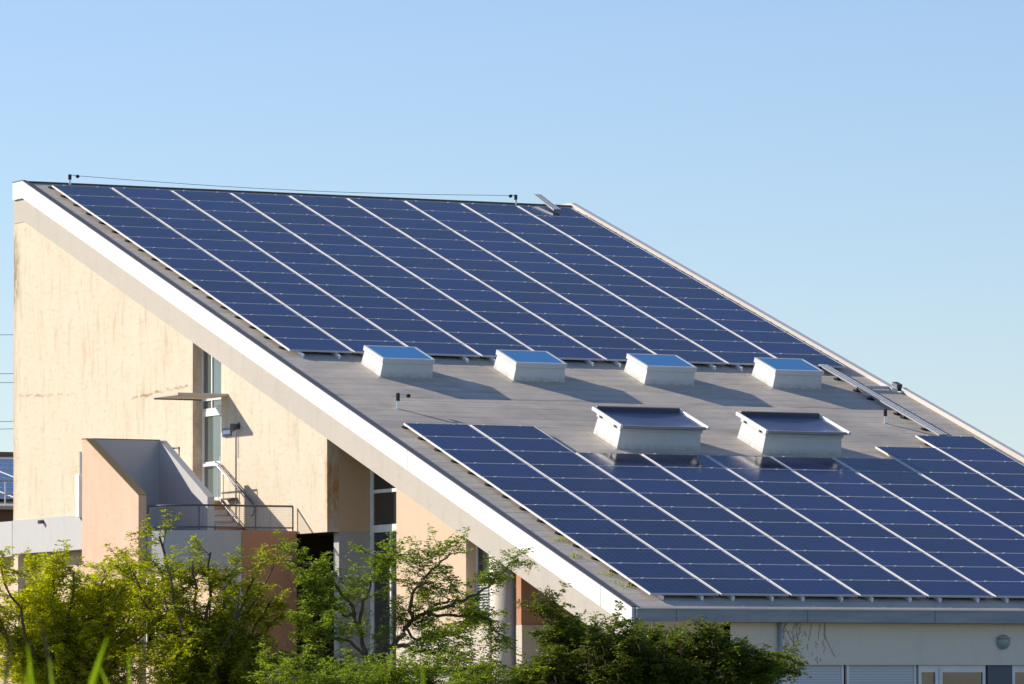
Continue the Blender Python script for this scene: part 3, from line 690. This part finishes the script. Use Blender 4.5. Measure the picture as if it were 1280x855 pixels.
# ------------------------------------------------------------------ trees
CAM = Vector((-56.3682683, -132.5475153, 1.72824793)); YAW = .4847481863
RT = Vector((math.cos(YAW), -math.sin(YAW), 0)); FW = Vector((math.sin(YAW), math.cos(YAW), 0))
def leaf(mb, p, d, L, w, rnd):
    """one small folded leaflet: two triangles meeting on the midrib"""
    d = d.normalized(); s = d.cross(Vector((rnd.gauss(0, .6), rnd.gauss(0, .6), 1)))
    if s.length < 1e-3: s = Vector((1, 0, 0))
    s.normalize(); up = s.cross(d)
    a = p; b = p + d*L; m = p + d*L*.5
    mb.add([a, m + s*w + up*w*.35, b, m - s*w + up*w*.35], [(0, 1, 2), (0, 2, 3)])
def spray(lv, tw, p, d, L, rnd, size=.055, dens=1., droop=.25, fl=None):
    """a twig carrying short leaflet-bearing side shoots"""
    pts = [p]; q = p; dd = d.normalized(); n = max(3, int(L/.09))
    for i in range(n):
        dd = (dd + Vector((rnd.gauss(0, .22), rnd.gauss(0, .22), rnd.gauss(0, .16) - droop*.12))).normalized()
        q = q + dd*(L/n); pts.append(q)
        for k in range(max(1, int(3*dens))):
            sd = (dd*.5 + Vector((rnd.gauss(0, .8), rnd.gauss(0, .8), rnd.gauss(.1, .45)))).normalized()
            sl = rnd.uniform(.08, .20)
            for j in range(6):
                t = (j+.6)/6; base = q + sd*sl*t - Vector((0, 0, .06*t*t))
                side = sd.cross(Vector((0, 0, 1))); side = side.normalized() if side.length > 1e-3 else Vector((1, 0, 0))
                sg = 1 if j % 2 else -1
                leaf(lv, base, sd*.5 + side*sg + Vector((0, 0, rnd.uniform(-.5, .35))), size*rnd.uniform(.45, 1.5), size*rnd.uniform(.18, .38), rnd)
    tw.tube(pts, .006, 4, .002, cap=False)
    if fl is not None and rnd.random() < .12: fl.append(q)
    return q
def make_tree(name, label, base, limbs, lmat, seed, size=.055, twig=(.5, 1.1), per=9, dens=1., sub=4, trunk_r=.11, spread=.7, flowers=0, upb=.25, start=.25):
    """limbs: polylines in (right, z, depth) metres relative to the trunk base"""
    rnd = random.Random(seed); t = tag(empty(name, base), label, 'tree')
    bz = Vector(base)
    W3 = lambda q: bz + RT*q[0] + FW*q[2] + Vector((0, 0, q[1]))
    trunk = MB(); lv = MB(); br = MB(); fl = []
    for li, (r0, pl) in enumerate(limbs):
        pts = [W3(q) for q in pl]
        # refine + jitter
        fine = [pts[0]]
        for i in range(len(pts)-1):
            for k in range(1, 5):
                f = pts[i].lerp(pts[i+1], k/4)
                if k < 4: f = f + Vector((rnd.gauss(0, .035), rnd.gauss(0, .035), rnd.gauss(0, .03)))
                fine.append(f)
        (trunk if li == 0 else br).tube(fine, r0, 7, max(.012, r0*.35))
        if li == 0: continue
        N = len(fine)
        for k in range(per):
            tt = start + (1-start)*(k + rnd.random())/per; i = min(N-2, int(tt*(N-1))); o = fine[i].lerp(fine[i+1], rnd.random())
            ax = (fine[i+1]-fine[i]).normalized()
            d = (ax*.7 + Vector((rnd.gauss(0, spread), rnd.gauss(0, spread), rnd.gauss(upb, spread*.55)))).normalized()
            L = rnd.uniform(*twig)*(1.15-.45*tt)
            e = o; path = [o]; dd = d
            for s_ in range(5):
                dd = (dd + Vector((rnd.gauss(0, .16), rnd.gauss(0, .16), rnd.gauss(0, .10)))).normalized(); e = e + dd*L/5; path.append(e)
            br.tube(path, max(.008, r0*.22), 5, .004, cap=False)
            for s_ in range(sub):
                f = .25 + .75*(s_+rnd.random())/sub; j = min(4, int(f*5)); o2 = path[j].lerp(path[j+1], rnd.random())
                d2 = (dd*.6 + Vector((rnd.gauss(0, .7), rnd.gauss(0, .7), rnd.gauss(.05, .4)))).normalized()
                spray(lv, br, o2, d2, rnd.uniform(.22, .5), rnd, size, dens, fl=fl)
            spray(lv, br, e, dd, rnd.uniform(.25, .5), rnd, size, dens, fl=fl)
    trunk.build('trunk', M['bark'], t, smooth=True)
    br.build('branches', M['bark'], t)
    lv.build('crown', M[lmat], t)
    if flowers:
        for k in range(flowers):
            c = rnd.choice(fl); fb = MB()
            for j in range(14):
                d = Vector((rnd.gauss(0, 1), rnd.gauss(0, 1), rnd.gauss(0, 1))).normalized(); leaf(fb, c+d*.03, d, .05, .02, rnd)
            fb.build('blossom', M['flower'], t)
    return t, W3
def base_at(px, depth):                       # trunk base: distance ahead of the camera and offset to the right
    q = CAM + FW*depth + RT*((px-640)*depth/6978.8); return (q.x, q.y, 0)
# open tree in the middle: limbs in metres (right, height, depth)
D2 = 110.
def L2(px, py, dd=0): return ((px-455)*D2/6978.8, 1.728 + (897.2-py)*D2/6978.8, dd)
mid_tree = make_tree('tree', 'open fresh green tree with dark spreading limbs in front of the tall glazing', base_at(455, D2),
  [(.10, [(.1, 0, 0), (.02, 1.4, 0), L2(458, 835)]),
   (.075, [L2(458, 832), L2(472, 815), L2(490, 808), L2(503, 787, .2), L2(515, 774, .3), L2(535, 762, .4), L2(560, 748, .6)]),
   (.045, [L2(515, 774, .3), L2(512, 757), L2(520, 735, -.3), L2(540, 712, -.5), L2(562, 692, -.5)]),
   (.04, [L2(535, 762, .4), L2(565, 757), L2(595, 744, -.3), L2(617, 726, -.4), L2(636, 706, -.4)]),
   (.035, [L2(530, 765), L2(560, 768, .4), L2(588, 770, .6), L2(612, 776, .5), L2(622, 795, .5)]),
   (.05, [L2(487, 809), L2(510, 808, -.3), L2(535, 816, -.6), L2(565, 833, -.8), L2(600, 842, -.8)]),
   (.05, [L2(458, 835), L2(450, 800, .5), L2(440, 765, .8), L2(420, 735, .8), L2(395, 710, .8), L2(362, 700, .7)]),
   (.04, [L2(450, 800, .5), L2(452, 760), L2(462, 725, -.3), L2(480, 700, -.3), L2(500, 695, -.3)]),
   (.035, [L2(455, 820), L2(430, 800, -.3), L2(405, 790, -.5), L2(380, 785, -.5)]),
   (.035, [L2(458, 835), L2(430, 835, .3), L2(400, 838, .6), L2(360, 832, .6)]),
   (.03, [L2(503, 787), L2(520, 800, .7), L2(545, 795, .9), L2(580, 790, 1.)]),
   (.03, [L2(440, 770), L2(425, 765), L2(405, 755, .2), L2(388, 740, .2)])],
  'leaf_green', 21, .064, (.18, .48), 12, 1., 3, spread=.55)
# yellow-green tree on the left
D1 = 113.
def rnd_limbs(pxc, D, tops, seed, r=.07, zb_=1.3, dj=1.5):
    rr = random.Random(seed); L = [(.13, [(0, 0, 0), (.03, .8, 0), (.0, zb_, 0)])]
    for (px, py) in tops:
        x = (px-pxc)*D/6978.8; z = 1.728 + (897.2-py)*D/6978.8; d = rr.uniform(-dj, dj)
        L.append((r*rr.uniform(.5, 1.), [(0, zb_-.2, 0), (x*.25, zb_+(z-zb_)*.35, d*.3), (x*.6, zb_+(z-zb_)*.68, d*.7), (x, z, d)]))
    return L
g1 = [(-30, 720), (-10, 760), (8, 705), (25, 745), (40, 705), (55, 730), (72, 702), (95, 708), (115, 715), (125, 745), (140, 705), (155, 735), (150, 775), (100, 770), (60, 785), (20, 790), (130, 810), (80, 815), (30, 830), (165, 800), (170, 830), (110, 740), (75, 760), (-10, 810)]
make_tree('tree', 'dense yellow green tree with small yellow blossoms at the left edge', base_at(70, D1), rnd_limbs(70, D1, [(a, b+6) for a, b in g1]+[(175, 715), (185, 745), (195, 775), (180, 700)], 4), 'leaf_yellow', 31, .070, (.25, .6), 14, 1.1, 4, flowers=16)
g2 = [(196, 668), (190, 700), (215, 715), (240, 700), (263, 690), (225, 745), (262, 735), (290, 712), (318, 722), (340, 705), (335, 750), (345, 770), (300, 755), (265, 780), (230, 790), (305, 800), (200, 770), (190, 820), (250, 825), (290, 835), (330, 820), (180, 740), (215, 840), (165, 715), (345, 835), (275, 760), (320, 845)]
make_tree('tree', 'mid green tree with feathery sprays in front of the terrace slab', base_at(250, 111.), rnd_limbs(250, 111., g2, 6, dj=1.), 'leaf_mid', 33, .064, (.22, .55), 10, 1., 4, flowers=9)
g3 = [(330, 842), (360, 835), (395, 845), (420, 832), (455, 842), (490, 838), (520, 846), (550, 838), (585, 848), (615, 846), (375, 852), (440, 852), (500, 852), (560, 856), (640, 850)]
make_tree('shrub', 'low bushy green shrub beneath the open tree', base_at(470, 106.), rnd_limbs(470, 106., g3, 9, .04, .8), 'leaf_green', 35, .062, (.25, .5), 13, 1.1, 4)
# dark tree under the eave corner
g4 = [(712, 745), (735, 745), (760, 762), (785, 778), (810, 772), (840, 775), (868, 772), (895, 780), (920, 800), (935, 822), (960, 808), (985, 838), (948, 845), (900, 840), (860, 820), (820, 810), (780, 810), (740, 790), (700, 780), (675, 790), (690, 820), (655, 808), (665, 845), (720, 830), (760, 840), (800, 845), (845, 850), (730, 770), (880, 805), (800, 790), (770, 795), (840, 795), (905, 860), (700, 850), (750, 815), (825, 835), (870, 845)]
tr, W3 = make_tree('tree', 'dense dark green tree with brown pods under the front corner of the roof', base_at(800, 107.), rnd_limbs(800, 107., [(a, b+((58 if a < 745 else 36 if a < 880 else 26) if b < 830 else 0)) for a, b in g4] + [(672, 768)], 12, .07, 1.2, 1.3), 'leaf_dark', 37, .070, (.25, .5), 18, 1.35, 5)
rq = random.Random(17); pd = []
for k in range(60):
    if k < 14: px, py = rq.uniform(655, 690), rq.uniform(735, 752)
    else: px, py = rq.uniform(680, 900), rq.uniform(800, 850)
    dd = rq.uniform(-1.9, -1.0); x = (px-800)*107./6978.8; z = 1.728+(897.2-py)*107./6978.8
    a = W3((x, z, dd)); b = a + Vector((rq.gauss(0, .02), rq.gauss(0, .02), -.13))
    pb = MB(); pb.tube([a, a.lerp(b, .35), a.lerp(b, .7)+Vector((.012, 0, 0)), b], .013, 5, .006); pb.build('seed_pod', M['pod'], tr)

# reeds close to the camera
def reed(px, top_py, depth, lean, w, seed, label, brown=False):
    w *= .8; lean *= 1.6; top_py += 8
    rr = random.Random(seed); q = Vector(base_at(px, depth)); ht = 1.728 + (897.2-top_py)*depth/6978.8
    o = tag(empty('reed', q), label, 'reed', 'reeds close to the camera')
    N = 20; vs = []; fs = []
    for i in range(N+1):
        t = max(0, (i-4)/(N-4)); zz = (ht-.20)*min(1, i/4) + .20*t; c = q + RT*(lean*(t**1.6) - lean*.3) + Vector((0, 0, zz)) + FW*(.01*math.sin(3*t))
        ww = w*(1-t**2.2) + .0006
        vs += [c - RT*ww, c + FW*ww*.4, c + RT*ww]
    for i in range(N):
        for k in (0, 1): fs.append((i*3+k, i*3+k+1, i*3+k+4, i*3+k+3))
    MB().add(vs, fs).build('blade', M['pod'] if brown else M['reed'], o, smooth=True)
reed(42, 795, 11, -.012, .008, 1, 'thin pale blade among the reeds at the far left', False)
reed(62, 765, 12, -.02, .006, 2, 'brown reed stem leaning left, tallest of the reeds', True)
reed(6, 778, 12, .015, .006, 3, 'brown reed stem at the very left edge', True)
reed(112, 785, 10.5, .03, .011, 4, 'broad bright green reed blade, widest of the reeds')
reed(68, 812, 11, -.01, .007, 5, 'short green blade left of the broad reed')
reed(145, 815, 11, -.035, .007, 6, 'green blade leaning left beside the broad reed')
reed(28, 820, 10, .01, .008, 7, 'short green blade near the left edge')
reed(12, 830, 10, -.01, .007, 8, 'lowest green blade near the left edge')
reed(162, 800, 12.5, -.004, .005, 9, 'slender upright green blade right of the broad reed')
reed(530, 820, 12, -.006, .006, 10, 'lone slender green blade in front of the middle tree')
reed(545, 838, 12, .02, .006, 11, 'short green blade right of the lone slender one')

# ------------------------------------------------------------------ camera
cam_d = bpy.data.cameras.new('camera'); cam = bpy.data.objects.new('camera', cam_d); col.objects.link(cam)
yaw, pit, roll = .4847481863029657, .06719949804014012, -.0036520215537648275
fwd = Vector((math.sin(yaw)*math.cos(pit), math.cos(yaw)*math.cos(pit), math.sin(pit))); right = Vector((math.cos(yaw), -math.sin(yaw), 0)); up = right.cross(fwd)
r2 = right*math.cos(roll) + up*math.sin(roll); u2 = -right*math.sin(roll) + up*math.cos(roll)
mw = Matrix(((r2.x, u2.x, -fwd.x, CAM.x), (r2.y, u2.y, -fwd.y, CAM.y), (r2.z, u2.z, -fwd.z, CAM.z), (0, 0, 0, 1)))
cam.matrix_world = mw
cam_d.sensor_width = 36; cam_d.sensor_fit = 'HORIZONTAL'; cam_d.lens = 6978.83/1280*36; cam_d.clip_end = 6000; cam_d.clip_start = .5
cam_d.dof.use_dof = True; cam_d.dof.focus_distance = 128; cam_d.dof.aperture_fstop = 16
scene.camera = cam

# ------------------------------------------------------------------ light
SUN = Vector((-.606, .647, .463)).normalized()
el = math.asin(SUN.z); az = math.atan2(SUN.x, SUN.y)
w = bpy.data.worlds.new('World'); scene.world = w; w.use_nodes = True
nt = w.node_tree; bg = nt.nodes['Background']
sk = nt.nodes.new('ShaderNodeTexSky'); sk.sky_type = 'NISHITA'; sk.sun_disc = False
sk.sun_elevation = el; sk.sun_rotation = az; sk.air_density = 1.0; sk.dust_density = 0.1; sk.ozone_density = 3.0; sk.altitude = 0
tn = nt.nodes.new('ShaderNodeMix'); tn.data_type = 'RGBA'; tn.blend_type = 'MULTIPLY'; tn.inputs['Factor'].default_value = 1; tn.inputs[7].default_value = (.98, .97, 1.09, 1); nt.links.new(sk.outputs[0], tn.inputs[6]); nt.links.new(tn.outputs[2], bg.inputs['Color']); bg.inputs['Strength'].default_value = .105
sd = bpy.data.lights.new('sun', 'SUN'); sd.energy = 5.0; sd.angle = R(.5); sd.color = (1., .90, .76)
so = bpy.data.objects.new('sun', sd); col.objects.link(so); so.rotation_euler = (-SUN).to_track_quat('-Z', 'Y').to_euler()
vs_ = scene.view_settings; vs_.view_transform = 'Standard'; vs_.look = 'None'; vs_.gamma = 1; vs_.exposure = 0.40; vs_.use_curve_mapping = False
